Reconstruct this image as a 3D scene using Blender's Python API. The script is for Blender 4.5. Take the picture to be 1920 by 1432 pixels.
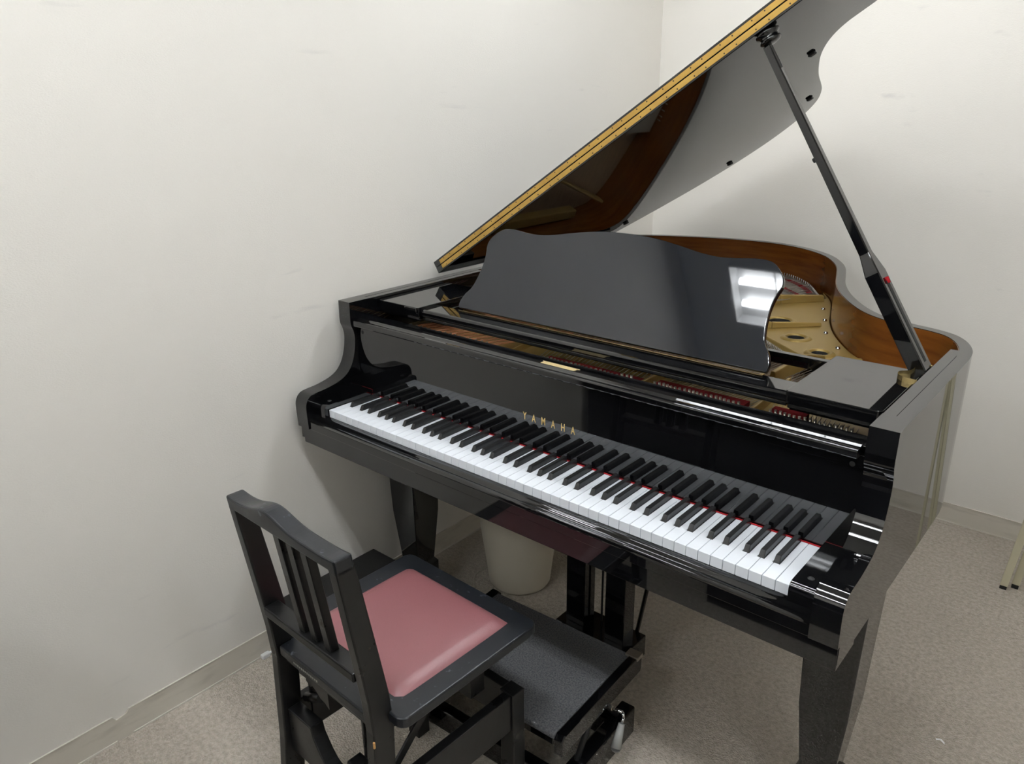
import bpy, bmesh, math, random
from mathutils import Vector, Matrix
random.seed(7)
for o in list(bpy.data.objects): bpy.data.objects.remove(o, do_unlink=True)
SC = bpy.context.scene
COL = SC.collection
PI = math.pi

# ------------------------------------------------------------------ camera
F_PX = 1451.71
cam_d = bpy.data.cameras.new('camera'); cam = bpy.data.objects.new('camera', cam_d); COL.objects.link(cam)
cam_d.sensor_width = 36.0; cam_d.sensor_fit = 'HORIZONTAL'; cam_d.lens = F_PX / 1920 * 36.0
cam_d.clip_start = 0.02; cam_d.clip_end = 50
yaw, pitch, roll = -0.7133, 0.3461, -0.0136
fw = Vector((math.sin(yaw) * math.cos(pitch), math.cos(yaw) * math.cos(pitch), -math.sin(pitch)))
rt = fw.cross(Vector((0, 0, 1))).normalized(); up = rt.cross(fw)
rt2 = math.cos(roll) * rt + math.sin(roll) * up; up2 = -math.sin(roll) * rt + math.cos(roll) * up
M = Matrix((rt2, up2, -fw)).transposed().to_4x4(); M.translation = Vector((0.9762, -1.1059, 1.4716))
cam.matrix_world = M
SC.camera = cam

# ------------------------------------------------------------------ world and exposure
w = bpy.data.worlds.new('world'); SC.world = w; w.use_nodes = True
w.node_tree.nodes['Background'].inputs[0].default_value = (0.9, 0.95, 1.0, 1)
w.node_tree.nodes['Background'].inputs[1].default_value = 0.0
SC.view_settings.view_transform = 'Standard'; SC.view_settings.look = 'None'
SC.view_settings.gamma = 1.0; SC.view_settings.use_curve_mapping = False
SC.view_settings.exposure = 0.0
TUBE_POWER = 45.0
TUBE_COLOR = (0.93, 0.97, 1.0)

# ------------------------------------------------------------------ materials
def srgb(r, g, b):
    f = lambda c: (c / 255 / 12.92) if c / 255 <= 0.04045 else ((c / 255 + 0.055) / 1.055) ** 2.4
    return (f(r), f(g), f(b), 1)
def mat(name, color, rough=0.5, metal=0.0, spec=0.5, coat=0.0, noise=None, bump=None, emit=None, ior=1.5, rnoise=None):
    m = bpy.data.materials.new(name); m.use_nodes = True
    nt = m.node_tree; b = nt.nodes['Principled BSDF']
    b.inputs['Base Color'].default_value = color if len(color) == 4 else (*color, 1)
    b.inputs['Roughness'].default_value = rough; b.inputs['Metallic'].default_value = metal
    b.inputs['Specular IOR Level'].default_value = spec; b.inputs['IOR'].default_value = ior
    b.inputs['Coat Weight'].default_value = coat; b.inputs['Coat Roughness'].default_value = 0.03
    tc = nt.nodes.new('ShaderNodeTexCoord')
    def tex(scale, stretch=(1, 1, 1), detail=4):
        mp = nt.nodes.new('ShaderNodeMapping'); mp.inputs['Scale'].default_value = stretch
        nt.links.new(tc.outputs['Object'], mp.inputs[0])
        n = nt.nodes.new('ShaderNodeTexNoise'); n.inputs['Scale'].default_value = scale; n.inputs['Detail'].default_value = detail
        nt.links.new(mp.outputs[0], n.inputs['Vector']); return n
    if noise:   # (scale, stretch, color2, lo, hi)
        n = tex(noise[0], noise[1]); r = nt.nodes.new('ShaderNodeMapRange')
        r.inputs['From Min'].default_value = noise[3]; r.inputs['From Max'].default_value = noise[4]
        nt.links.new(n.outputs[0], r.inputs['Value'])
        mx = nt.nodes.new('ShaderNodeMix'); mx.data_type = 'RGBA'
        mx.inputs['A'].default_value = b.inputs['Base Color'].default_value; c2 = noise[2]
        mx.inputs['B'].default_value = c2 if len(c2) == 4 else (*c2, 1)
        nt.links.new(r.outputs[0], mx.inputs['Factor']); nt.links.new(mx.outputs['Result'], b.inputs['Base Color'])
    if bump:    # (scale, stretch, strength, distance)
        n = tex(bump[0], bump[1]); bp = nt.nodes.new('ShaderNodeBump')
        bp.inputs['Strength'].default_value = bump[2]; bp.inputs['Distance'].default_value = bump[3]
        nt.links.new(n.outputs[0], bp.inputs['Height']); nt.links.new(bp.outputs[0], b.inputs['Normal'])
    if rnoise:  # (scale, lo, hi)
        n = tex(rnoise[0]); r = nt.nodes.new('ShaderNodeMapRange'); r.inputs['From Min'].default_value = 0.35; r.inputs['From Max'].default_value = 0.7
        r.inputs['To Min'].default_value = rnoise[1]; r.inputs['To Max'].default_value = rnoise[2]
        nt.links.new(n.outputs[0], r.inputs['Value']); nt.links.new(r.outputs[0], b.inputs['Roughness'])
    if emit:
        b.inputs['Emission Color'].default_value = (*emit[0], 1); b.inputs['Emission Strength'].default_value = emit[1]
    return m

LACQ = mat('black_polyester_lacquer', (0.003, 0.0031, 0.0036), 0.028, spec=0.5, ior=1.62)
DESKM = mat('handled_black_lacquer', (0.008, 0.0095, 0.0135), 0.04, spec=0.5, ior=1.55, rnoise=(22, 0.022, 0.045))
HBRASS = mat('dark_hinge_brass', (0.13, 0.09, 0.04), 0.45, metal=0.6)
SATIN = mat('satin_black_paint', (0.0075, 0.0075, 0.0078), 0.33, spec=0.38, bump=(60, (1, 1, 1), 0.06, 0.002), rnoise=(14, 0.27, 0.42))
SATINW = mat('scuffed_satin_black_paint', (0.009, 0.0105, 0.0135), 0.36, spec=0.45, noise=(55, (1, 1, 1), (0.09, 0.10, 0.12), 0.66, 0.72), rnoise=(14, 0.3, 0.45))
IVORY = mat('white_keytop_plastic', (0.83, 0.86, 0.91), 0.14, spec=0.5)
IVFRONT = IVORY
EBONY = mat('black_keytop_plastic', (0.016, 0.016, 0.017), 0.27, spec=0.5)
DRED = mat('dark_red_felt', (0.10, 0.010, 0.012), 0.95, spec=0.1)
SFELT = mat('faded_red_felt', (0.22, 0.018, 0.020), 0.95, spec=0.1)
REDFELT = mat('red_felt', (0.30, 0.012, 0.016), 0.95, spec=0.1, bump=(400, (1, 1, 1), 0.3, 0.001))
MAHOG = mat('mahogany_veneer', (0.19, 0.062, 0.011), 0.2, spec=0.35, coat=0.2, noise=(7, (1, 1, 9), (0.12, 0.034, 0.006), 0.35, 0.7))
SPRUCE = mat('soundboard_spruce', (0.36, 0.25, 0.15), 0.4, noise=(20, (1, 8, 1), (0.27, 0.18, 0.11), 0.35, 0.7))
GOLD = mat('gold_plate_paint', (0.36, 0.245, 0.072), 0.36, metal=0.4, bump=(300, (1, 1, 1), 0.08, 0.001))
BRASS = mat('aged_brass', (0.58, 0.37, 0.10), 0.30, metal=0.85, noise=(30, (1, 1, 1), (0.50, 0.31, 0.09), 0.4, 0.75))
BRASSP = mat('polished_brass', (0.86, 0.66, 0.30), 0.22, metal=0.9)
GILT = mat('gilt_lettering', (0.80, 0.56, 0.22), 0.35, metal=0.6)
STEEL = mat('pin_steel', (0.38, 0.345, 0.29), 0.28, metal=0.8)
WIRE = mat('steel_string', (0.36, 0.34, 0.31), 0.4, metal=0.5)
COPPER = mat('copper_winding', (0.62, 0.30, 0.17), 0.38, metal=0.8)
RUBBER = mat('black_rubber', (0.012, 0.012, 0.012), 0.7)
DARKM = mat('black_iron', (0.02, 0.02, 0.021), 0.4, metal=0.4)
VINYL = mat('dusty_red_vinyl', (0.205, 0.076, 0.082), 0.36, spec=0.5, bump=(350, (1, 1, 1), 0.25, 0.0008))
CARPETG = mat('grey_foot_carpet', (0.135, 0.135, 0.14), 0.98, spec=0.1, noise=(260, (1, 1, 1), (0.075, 0.078, 0.085), 0.42, 0.62), bump=(300, (1, 1, 1), 0.6, 0.003))
BINM = mat('cream_bin_plastic', (0.62, 0.57, 0.47), 0.45)
CREAM = mat('cream_enamel', (0.62, 0.58, 0.42), 0.25, spec=0.5)
WHITEP = mat('white_plastic', (0.85, 0.85, 0.85), 0.4)
CLEARP = mat('milky_plastic', (0.30, 0.30, 0.29), 0.25)
TAN = mat('bare_wood_chip', (0.55, 0.30, 0.10), 0.6)
SILVERT = mat('worn_silver_print', (0.35, 0.34, 0.31), 0.5)
CHROME = mat('chrome', (0.75, 0.76, 0.78), 0.12, metal=1.0)
DARKREFL = mat('dark_reflection_panel', (0.012, 0.013, 0.016), 0.85, spec=0.1)  # for the added panel that darkens reflections
CEILM = mat('ceiling_white', (0.86, 0.86, 0.84), 0.9, bump=(90, (1, 1, 1), 0.1, 0.002))
TUBEM = mat('lit_tube', (1, 1, 1), 0.5, emit=(TUBE_COLOR, TUBE_POWER))
FIXM = mat('fixture_enamel', (0.85, 0.85, 0.85), 0.3)

def wall_mat():
    m = mat('woven_vinyl_wallpaper', (0.74, 0.72, 0.68), 0.7, spec=0.25)
    nt = m.node_tree; b = nt.nodes['Principled BSDF']; tc = nt.nodes.new('ShaderNodeTexCoord')
    mp = nt.nodes.new('ShaderNodeMapping'); mp.inputs['Scale'].default_value = (1, 1, 2.6); nt.links.new(tc.outputs['Object'], mp.inputs[0])
    n1 = nt.nodes.new('ShaderNodeTexNoise'); n1.inputs['Scale'].default_value = 230; n1.inputs['Detail'].default_value = 2; nt.links.new(mp.outputs[0], n1.inputs['Vector'])
    n2 = nt.nodes.new('ShaderNodeTexNoise'); n2.inputs['Scale'].default_value = 3.0; n2.inputs['Detail'].default_value = 4; nt.links.new(tc.outputs['Object'], n2.inputs['Vector'])
    bp = nt.nodes.new('ShaderNodeBump'); bp.inputs['Strength'].default_value = 0.45; bp.inputs['Distance'].default_value = 0.0012
    nt.links.new(n1.outputs[0], bp.inputs['Height']); nt.links.new(bp.outputs[0], b.inputs['Normal'])
    # faint scuffs on the paper
    n3 = nt.nodes.new('ShaderNodeTexNoise'); n3.inputs['Scale'].default_value = 6; n3.inputs['Detail'].default_value = 8
    mp3 = nt.nodes.new('ShaderNodeMapping'); mp3.inputs['Scale'].default_value = (1, 0.5, 3); nt.links.new(tc.outputs['Object'], mp3.inputs[0]); nt.links.new(mp3.outputs[0], n3.inputs['Vector'])
    r = nt.nodes.new('ShaderNodeMapRange'); r.inputs['From Min'].default_value = 0.68; r.inputs['From Max'].default_value = 0.8; nt.links.new(n3.outputs[0], r.inputs['Value'])
    mx = nt.nodes.new('ShaderNodeMix'); mx.data_type = 'RGBA'; mx.inputs['A'].default_value = (0.85, 0.815, 0.755, 1); mx.inputs['B'].default_value = (0.72, 0.69, 0.65, 1)
    nt.links.new(r.outputs[0], mx.inputs['Factor']); nt.links.new(mx.outputs['Result'], b.inputs['Base Color'])
    return m
WALL = wall_mat()

def carpet_mat():
    m = mat('taupe_loop_carpet', (0.3, 0.27, 0.23), 0.97, spec=0.1)
    nt = m.node_tree; b = nt.nodes['Principled BSDF']; tc = nt.nodes.new('ShaderNodeTexCoord')
    v = nt.nodes.new('ShaderNodeTexVoronoi'); v.inputs['Scale'].default_value = 210
    n0 = nt.nodes.new('ShaderNodeTexNoise'); n0.inputs['Scale'].default_value = 12; nt.links.new(tc.outputs['Object'], n0.inputs['Vector'])
    ad = nt.nodes.new('ShaderNodeMixRGB'); ad.blend_type = 'ADD'; ad.inputs[0].default_value = 0.03
    nt.links.new(tc.outputs['Object'], ad.inputs[1]); nt.links.new(n0.outputs['Color'], ad.inputs[2])
    nt.links.new(ad.outputs[0], v.inputs['Vector'])
    n1 = nt.nodes.new('ShaderNodeTexNoise'); n1.inputs['Scale'].default_value = 85; n1.inputs['Detail'].default_value = 6
    n1.inputs['Roughness'].default_value = 0.7; nt.links.new(tc.outputs['Object'], n1.inputs['Vector'])
    n2 = nt.nodes.new('ShaderNodeTexNoise'); n2.inputs['Scale'].default_value = 4; n2.inputs['Detail'].default_value = 6; nt.links.new(tc.outputs['Object'], n2.inputs['Vector'])
    r1 = nt.nodes.new('ShaderNodeMapRange'); r1.inputs['From Min'].default_value = 0.3; r1.inputs['From Max'].default_value = 0.62; nt.links.new(n1.outputs[0], r1.inputs['Value'])
    mx = nt.nodes.new('ShaderNodeMix'); mx.data_type = 'RGBA'; mx.inputs['A'].default_value = (0.34, 0.298, 0.245, 1); mx.inputs['B'].default_value = (0.58, 0.525, 0.45, 1)
    nt.links.new(r1.outputs[0], mx.inputs['Factor'])
    r2 = nt.nodes.new('ShaderNodeMapRange'); r2.inputs['From Min'].default_value = 0.3; r2.inputs['From Max'].default_value = 0.75; r2.inputs['To Min'].default_value = 0.0; r2.inputs['To Max'].default_value = 0.35
    nt.links.new(n2.outputs[0], r2.inputs['Value'])
    mx2 = nt.nodes.new('ShaderNodeMix'); mx2.data_type = 'RGBA'; nt.links.new(mx.outputs['Result'], mx2.inputs['A']); mx2.inputs['B'].default_value = (0.40, 0.355, 0.295, 1)
    nt.links.new(r2.outputs[0], mx2.inputs['Factor']); nt.links.new(mx2.outputs['Result'], b.inputs['Base Color'])
    bp = nt.nodes.new('ShaderNodeBump'); bp.inputs['Strength'].default_value = 0.75; bp.inputs['Distance'].default_value = 0.004
    nt.links.new(v.outputs['Distance'], bp.inputs['Height']); nt.links.new(bp.outputs[0], b.inputs['Normal'])
    return m
CARPET = carpet_mat()
BASEB = mat('grey_vinyl_baseboard', (0.68, 0.635, 0.555), 0.5, spec=0.3, noise=(9, (1, 1, 5), (0.55, 0.51, 0.44), 0.5, 0.75), bump=(60, (1, 1, 1), 0.1, 0.001))
BASEL = mat('pale_baseboard_lip', (0.66, 0.62, 0.55), 0.5)

# ------------------------------------------------------------------ mesh helpers
class MB:
    def __init__(s): s.v = []; s.f = []; s.m = []; s.sm = []
    def add(s, vs, fs, mi=0, smooth=False):
        k = len(s.v); s.v += [tuple(p) for p in vs]
        for f in fs: s.f.append([i + k for i in f]); s.m.append(mi); s.sm.append(smooth)
        return s
    def box(s, x0, x1, y0, y1, z0, z1, mi=0, T=None):
        vs = [Vector(p) for p in ((x0, y0, z0), (x1, y0, z0), (x1, y1, z0), (x0, y1, z0), (x0, y0, z1), (x1, y0, z1), (x1, y1, z1), (x0, y1, z1))]
        if T: vs = [T @ v for v in vs]
        return s.add(vs, [(0, 3, 2, 1), (4, 5, 6, 7), (0, 1, 5, 4), (1, 2, 6, 5), (2, 3, 7, 6), (3, 0, 4, 7)], mi)
    def frustum(s, c0, w0, d0, z0, c1, w1, d1, z1, mi=0):
        vs = []
        for (c, w_, d, z) in ((c0, w0, d0, z0), (c1, w1, d1, z1)):
            vs += [(c[0] - w_ / 2, c[1] - d / 2, z), (c[0] + w_ / 2, c[1] - d / 2, z), (c[0] + w_ / 2, c[1] + d / 2, z), (c[0] - w_ / 2, c[1] + d / 2, z)]
        return s.add(vs, [(0, 3, 2, 1), (4, 5, 6, 7), (0, 1, 5, 4), (1, 2, 6, 5), (2, 3, 7, 6), (3, 0, 4, 7)], mi)
    def prism(s, pts, a0, a1, axis='z', mi=0, T=None, smooth=False):
        """pts 2-D polygon; axis x: pts=(y,z), y: pts=(x,z), z: pts=(x,y)"""
        def P(p, a):
            v = {'x': (a, p[0], p[1]), 'y': (p[0], a, p[1]), 'z': (p[0], p[1], a)}[axis]
            return T @ Vector(v) if T else Vector(v)
        n = len(pts)
        s.add([P(p, a0) for p in pts] + [P(p, a1) for p in pts], [list(range(n))[::-1], list(range(n, 2 * n))], mi)
        s.add([P(p, a0) for p in pts] + [P(p, a1) for p in pts], [(i, (i + 1) % n, n + (i + 1) % n, n + i) for i in range(n)], mi, smooth)
        return s
    def tube(s, p0, p1, r0, r1=None, n=12, mi=0, cap=True):
        r1 = r0 if r1 is None else r1
        p0 = Vector(p0); p1 = Vector(p1); d = (p1 - p0).normalized()
        a = d.orthogonal().normalized(); b = d.cross(a)
        vs = [p + r * (math.cos(t * 2 * PI / n) * a + math.sin(t * 2 * PI / n) * b) for p, r in ((p0, r0), (p1, r1)) for t in range(n)]
        s.add(vs, [(i, (i + 1) % n, n + (i + 1) % n, n + i) for i in range(n)], mi, True)
        if cap: s.add(vs, [list(range(n))[::-1], list(range(n, 2 * n))], mi)
        return s
    def path(s, pts, r, n=8, mi=0):
        for a, b in zip(pts, pts[1:]): s.tube(a, b, r, n=n, mi=mi)
        return s
    def lathe(s, prof, c, n=32, mi=0, smooth=True, T=None):
        vs = []
        for r, z in prof:
            for t in range(n):
                v = Vector((c[0] + r * math.cos(t * 2 * PI / n), c[1] + r * math.sin(t * 2 * PI / n), c[2] + z)); vs.append(T @ v if T else v)
        fs = [(j * n + i, j * n + (i + 1) % n, (j + 1) * n + (i + 1) % n, (j + 1) * n + i) for j in range(len(prof) - 1) for i in range(n)]
        return s.add(vs, fs, mi, smooth)
    def build(s, name, mats, parent=None, bevel=0, seg=2, loc=None, keep=True, angle=35):
        me = bpy.data.meshes.new(name); me.from_pydata(s.v, [], s.f)
        mats = mats if isinstance(mats, (list, tuple)) else [mats]
        for m in mats: me.materials.append(m)
        for p, mi, sm in zip(me.polygons, s.m, s.sm): p.material_index = mi; p.use_smooth = sm
        bm = bmesh.new(); bm.from_mesh(me); bmesh.ops.remove_doubles(bm, verts=bm.verts, dist=1e-6)
        bmesh.ops.recalc_face_normals(bm, faces=bm.faces)
        if bevel:
            es = [e for e in bm.edges if len(e.link_faces) == 2 and e.calc_face_angle(0) > math.radians(angle)]
            bmesh.ops.bevel(bm, geom=es, offset=bevel, segments=seg, affect='EDGES', clamp_overlap=True, profile=0.5)
            if seg > 1:
                for f in bm.faces:
                    f.smooth = f.smooth
        bm.to_mesh(me); bm.free(); me.update()
        o = bpy.data.objects.new(name, me); COL.objects.link(o)
        if parent: o.parent = parent
        if loc: o.location = loc
        return o

def empty(name, label, cat, loc=(0, 0, 0), rz=0, group=None):
    o = bpy.data.objects.new(name, None); COL.objects.link(o); o.location = loc; o.rotation_euler = (0, 0, rz)
    o.empty_display_size = 0.1
    o['label'] = label; o['category'] = cat
    if group: o['group'] = group
    return o
def tag(o, label, cat, group=None, kind=None):
    o['label'] = label; o['category'] = cat
    if group: o['group'] = group
    if kind: o['kind'] = kind
    return o
def structure(o): o['kind'] = 'structure'; return o
def catmull(pts, n=8, closed=False):
    out = []; N = len(pts)
    rng = range(N) if closed else range(N - 1)
    for i in rng:
        p0 = pts[(i - 1) % N] if (closed or i > 0) else pts[i]; p1 = pts[i]; p2 = pts[(i + 1) % N]
        p3 = pts[(i + 2) % N] if (closed or i + 2 < N) else p2
        for k in range(n):
            t = k / n
            out.append(tuple(0.5 * (2 * b + (c - a) * t + (2 * a - 5 * b + 4 * c - d) * t * t + (-a + 3 * b - 3 * c + d) * t ** 3) for a, b, c, d in zip(p0, p1, p2, p3)))
    if not closed: out.append(tuple(pts[-1]))
    return out
def offset_line(pts, d):
    out = []
    for i, p in enumerate(pts):
        a = Vector(pts[max(i - 1, 0)]); b = Vector(pts[min(i + 1, len(pts) - 1)]); t = (b - a).normalized()
        out.append((p[0] - t.y * d, p[1] + t.x * d))
    return out
def flat_curve(name, outlines, z0, z1, material, parent, bevel=0.0):
    """flat sheet from closed outlines (first outer, rest holes), thickness z0..z1"""
    cu = bpy.data.curves.new(name, 'CURVE'); cu.dimensions = '2D'; cu.fill_mode = 'BOTH'
    cu.extrude = (z1 - z0) / 2 - bevel; cu.bevel_depth = bevel; cu.bevel_resolution = 1
    for pl in outlines:
        s = cu.splines.new('POLY'); s.points.add(len(pl) - 1)
        for k, p in enumerate(pl): s.points[k].co = (p[0], p[1], 0, 1)
        s.use_cyclic_u = True
    tmp = bpy.data.objects.new(name, cu); COL.objects.link(tmp)
    dg = bpy.context.evaluated_depsgraph_get(); dg.update()
    me = bpy.data.meshes.new_from_object(tmp.evaluated_get(dg)); bpy.data.objects.remove(tmp)
    me.transform(Matrix.Translation((0, 0, (z0 + z1) / 2)))
    me.materials.clear(); me.materials.append(material); me.name = name
    o = bpy.data.objects.new(name, me); COL.objects.link(o)
    if parent: o.parent = parent
    return o

# ------------------------------------------------------------------ room
XL, YB, XR, YF, ZC = -0.755, 1.832, 2.45, -3.0, 2.5
structure(MB().box(XL - .1, XR + .1, YF - .1, YB + .1, -0.06, 0).build('floor', CARPET))
structure(MB().box(XL - .1, XR + .1, YF - .1, YB + .1, ZC, ZC + .06).build('ceiling', CEILM))
structure(MB().box(XL - .1, XL, -1.02, YB + .1, 0, ZC).build('wall_left', WALL))
structure(MB().box(XL, XR + .1, YB, YB + .1, 0, ZC).build('wall_back', WALL))
structure(MB().box(XR, XR + .1, YF, YB, 0, ZC).build('wall_right', WALL))
structure(MB().box(XL - .1, XR + .1, YF - .1, YF, 0, ZC).build('wall_front', WALL))
structure(MB().box(XL - .1, XL, YF, -1.02, 0, ZC).build('wall_left_rear', WALL))
structure(MB().box(XL + .03, XR, YF, YF + .03, 0, 1.60).build('reflection_panel', DARKREFL))  # unseen dark panel, added so the lacquer mirrors something dark

def baseboard(name, a, b, nrm):
    m = MB(); a = Vector(a); b = Vector(b); n = Vector(nrm); L = (b - a).length; d = (b - a).normalized()
    def seg(t0, t1, z0, z1, th, mi):
        p = a + d * t0; q = a + d * t1
        vs = [p, q, q + n * th, p + n * th]
        m.add([(v.x, v.y, z0) for v in vs] + [(v.x, v.y, z1) for v in vs], [(0, 3, 2, 1), (4, 5, 6, 7), (0, 1, 5, 4), (1, 2, 6, 5), (2, 3, 7, 6), (3, 0, 4, 7)], mi)
    seg(0, L, 0, 0.0735, 0.003, 0); seg(0, L, 0.0735, 0.0755, 0.0045, 1); seg(0, L, 0.0, 0.004, 0.006, 1)
    return structure(m.build(name, [BASEB, BASEL]))
baseboard('baseboard_left_near', (XL, -1.02, 0), (XL, -0.615, 0), (1, 0, 0))
baseboard('baseboard_left', (XL, -0.575, 0), (XL, YB, 0), (1, 0, 0))
_t = MB().prism([(-0.615, 0), (-0.575, 0), (-0.575, 0.0735), (-0.583, 0.0645), (-0.607, 0.061), (-0.615, 0.0735)], XL, XL + 0.003, 'x')
structure(_t.build('trim_1', BASEB))
baseboard('baseboard_back', (XL, YB, 0), (XR, YB, 0), (0, -1, 0))
baseboard('baseboard_right', (XR, YF, 0), (XR, YB, 0), (-1, 0, 0))

# ------------------------------------------------------------------ ceiling luminaires
def luminaire(cx, cy, label):
    t = empty('ceiling_luminaire', label, 'ceiling light', (cx, cy, ZC), 0, 'twin tube ceiling lights')
    L, W = 0.62, 0.16
    m = MB().box(-L, L, -W, W, -0.012, 0)
    m.box(-L, L, -W, -W + .008, -0.07, -.012).box(-L, L, W - .008, W, -0.07, -.012).box(-L, -L + .008, -W, W, -0.07, -.012).box(L - .008, L, -W, W, -0.07, -.012)
    m.build('housing', FIXM, t)
    for s in (-1, 1):
        MB().tube((-0.585, s * 0.06, -0.040), (0.585, s * 0.06, -0.040), 0.0155, n=16).build('tube', TUBEM, t)
    for k in range(5):
        x = -0.41 + k * 0.205
        MB().box(x - .002, x + .002, -W + .009, W - .009, -0.070, -0.060).build('louvre_blade', FIXM, t)
    return t
luminaire(0.14, -0.765, 'twin tube ceiling light above the keyboard side of the piano')
luminaire(0.14, 0.80, 'added twin tube fill light above the raised piano lid')  # added fill, softens the lid shadow on the back wall
luminaire(0.14, -2.33, 'added twin tube fill light behind the photographer')  # added fill for the lower left wall and under the piano
luminaire(1.60, -0.765, 'added twin tube fill light in line with the keyboard over the open floor')  # added fill to lower the contrast of the room

# ------------------------------------------------------------------ the grand piano
PNO = empty('grand_piano', 'black polished grand piano with lid raised on its prop', 'piano')
HW, ZT, ZB = 0.7087, 0.9774, 0.632
curve_pts = [(HW, .60), (.7015, .665), (.679, .728), (.645, .774), (.600, .798), (.550, .812), (.498, .832), (.448, .868), (.396, .932), (.336, 1.03), (.286, 1.14),
             (.246, 1.26), (.208, 1.37), (.164, 1.458), (.104, 1.545), (.025, 1.615), (-.062, 1.662), (-.157, 1.684), (-.27, 1.680), (-.393, 1.656), (-.52, 1.612), (-.62, 1.562), (-.685, 1.495), (-HW, 1.40)]
outer = [(HW, .20), (HW, .40)] + catmull(curve_pts, 6) + [(-HW, 1.0), (-HW, .60), (-HW, .20)]
inner = offset_line(outer, 0.0245)
def ring(out, inn, z0, z1, name, m, parent, smooth=True):
    n = len(out); b = MB()
    vs = [(p[0], p[1], z) for z in (z0, z1) for p in out] + [(p[0], p[1], z) for z in (z0, z1) for p in inn]
    side = [(i, i + 1, n + i + 1, n + i) for i in range(n - 1)]
    b.add(vs, side, 0, smooth); b.add(vs, [(2 * n + i, 2 * n + i + 1, 3 * n + i + 1, 3 * n + i) for i in range(n - 1)], 0, smooth)
    b.add(vs, [(n + i, n + i + 1, 3 * n + i + 1, 3 * n + i) for i in range(n - 1)] + [(i, i + 1, 2 * n + i + 1, 2 * n + i) for i in range(n - 1)], 0)
    b.add(vs, [(0, n, 3 * n, 2 * n), (n - 1, 2 * n - 1, 4 * n - 1, 3 * n - 1)], 0)
    me = bpy.data.meshes.new(name); me.from_pydata(b.v, [], b.f)
    for p, sm in zip(me.polygons, b.sm): p.use_smooth = sm
    me.materials.append(m)
    o = bpy.data.objects.new(name, me); COL.objects.link(o); o.parent = parent
    bm = bmesh.new(); bm.from_mesh(me); bmesh.ops.recalc_face_normals(bm, faces=bm.faces); bm.to_mesh(me); bm.free()
    return o
ring(outer, inner, ZB, ZT, 'rim', LACQ, PNO)
vin = offset_line(outer, 0.0248); vin2 = offset_line(outer, 0.0262)
k0 = 4
ring(vin[k0:-1], vin2[k0:-1], 0.80, ZT - 0.0012, 'inner_rim_veneer', MAHOG, PNO)

ARM = [(.131, .9774), (.1295, .930), (.131, .914), (.137, .899), (.1400, .880), (.1385, .860), (.134, .838), (.126, .815), (.114, .796), (.099, .7825), (.080, .7735), (.057, .7675), (.03, .763), (.004, .761), (-.014, .7585), (-.025, .752), (-.0325, .741), (-.0355, .728), (-.0355, .705), (-.034, .667), (-.0255, .667), (-.0255, .632), (.20, .632), (.20, .9774)]
arm_curve = ARM[:1] + catmull(ARM[1:19], 4) + ARM[19:]
for s in (-1, 1):
    a, b_ = (0.662, HW) if s > 0 else (-HW, -0.662)
    o = MB().prism(arm_curve, a, b_, 'x', smooth=True).build('cheek_arm', LACQ, PNO)
    # smooth only along the swept front, crisp elsewhere
    bm = bmesh.new(); bm.from_mesh(o.data)
    for e in bm.edges:
        if len(e.link_faces) == 2 and e.calc_face_angle(0) > math.radians(28): e.smooth = False
    bm.to_mesh(o.data); bm.free()
    # ledge block along the inside of the rim
    a, b_ = (0.6622, 0.6832) if s > 0 else (-0.6832, -0.6622)
    MB().box(a, b_, .20, .655, .80, ZT - .0004).build('rim_ledge', LACQ, PNO, bevel=.0006, seg=1)
# lower step under the arms, the key bed and its front
MB().box(-.698, .7080, -.0262, .060, .620, .6665).box(-.6615, .6615, -.0305, .10, .6665, .688).box(-.683, .683, .061, .62, .62, .69).build('key_bed', LACQ, PNO, bevel=.0012, seg=2)
KS = [(-.0305, .6885), (-.0302, .692), (-.0285, .6955), (-.025, .6975), (-.0215, .6972), (-.0185, .6955), (-.0165, .6957), (-.0140, .6985), (-.0115, .7020), (-.008, .7035), (-.0040, .7040), (-.0012, .7038), (-.0010, .6885)]
MB().prism(catmull(KS, 3), -.6612, .6612, 'x', smooth=True).build('key_slip', LACQ, PNO, angle=20)

# keys
KW = 1.225 / 52; ZK = .725; KL = .1445
L_ = 'ABCDEFG'; has_black = 'ACDFG'
boff = {'A': .0038, 'C': -.0035, 'D': .0035, 'F': -.0045, 'G': -.0002}
bc = {}
for i in range(51):
    if L_[i % 7] in has_black: bc[i] = -.6125 + (i + 1) * KW + boff[L_[i % 7]]
for i in range(52):
    x0 = -.6125 + i * KW + .0005; x1 = -.6125 + (i + 1) * KW - .0005
    lx = bc[i - 1] + .0066 if (i - 1) in bc else x0
    rx = bc[i] - .0066 if i in bc else x1
    pts = [(x0, 0), (x1, 0)]
    if rx < x1: pts += [(x1, .0485), (rx, .0485)]
    pts += [(rx, KL), (lx, KL)]
    if lx > x0: pts += [(lx, .0485), (x0, .0485)]
    MB().prism(pts, ZK - .0205, ZK, 'z').build('white_key', IVORY, PNO, bevel=.0006, seg=2)
for i, x in bc.items():
    vs = []
    for (y, w_, z) in ((.0495, .0118, ZK - .003), (KL, .0118, ZK - .003), (KL, .0092, ZK + .0115), (.0570, .0092, ZK + .0112)):
        vs += [(x - w_ / 2, y, z), (x + w_ / 2, y, z)]
    MB().add(vs, [(0, 1, 7, 6), (6, 7, 5, 4), (4, 5, 3, 2), (2, 3, 1, 0), (0, 6, 4, 2), (1, 3, 5, 7)]).build('black_key', EBONY, PNO, bevel=.0011, seg=3)
MB().box(-.6135, .6138, .1448, .1480, .700, .7262).build('name_board_felt', REDFELT, PNO)
for a_ in (.6130, -.6140): MB().box(a_, a_ + .0010, .002, .146, .700, .7215).build('key_end_felt', DRED, PNO)
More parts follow.
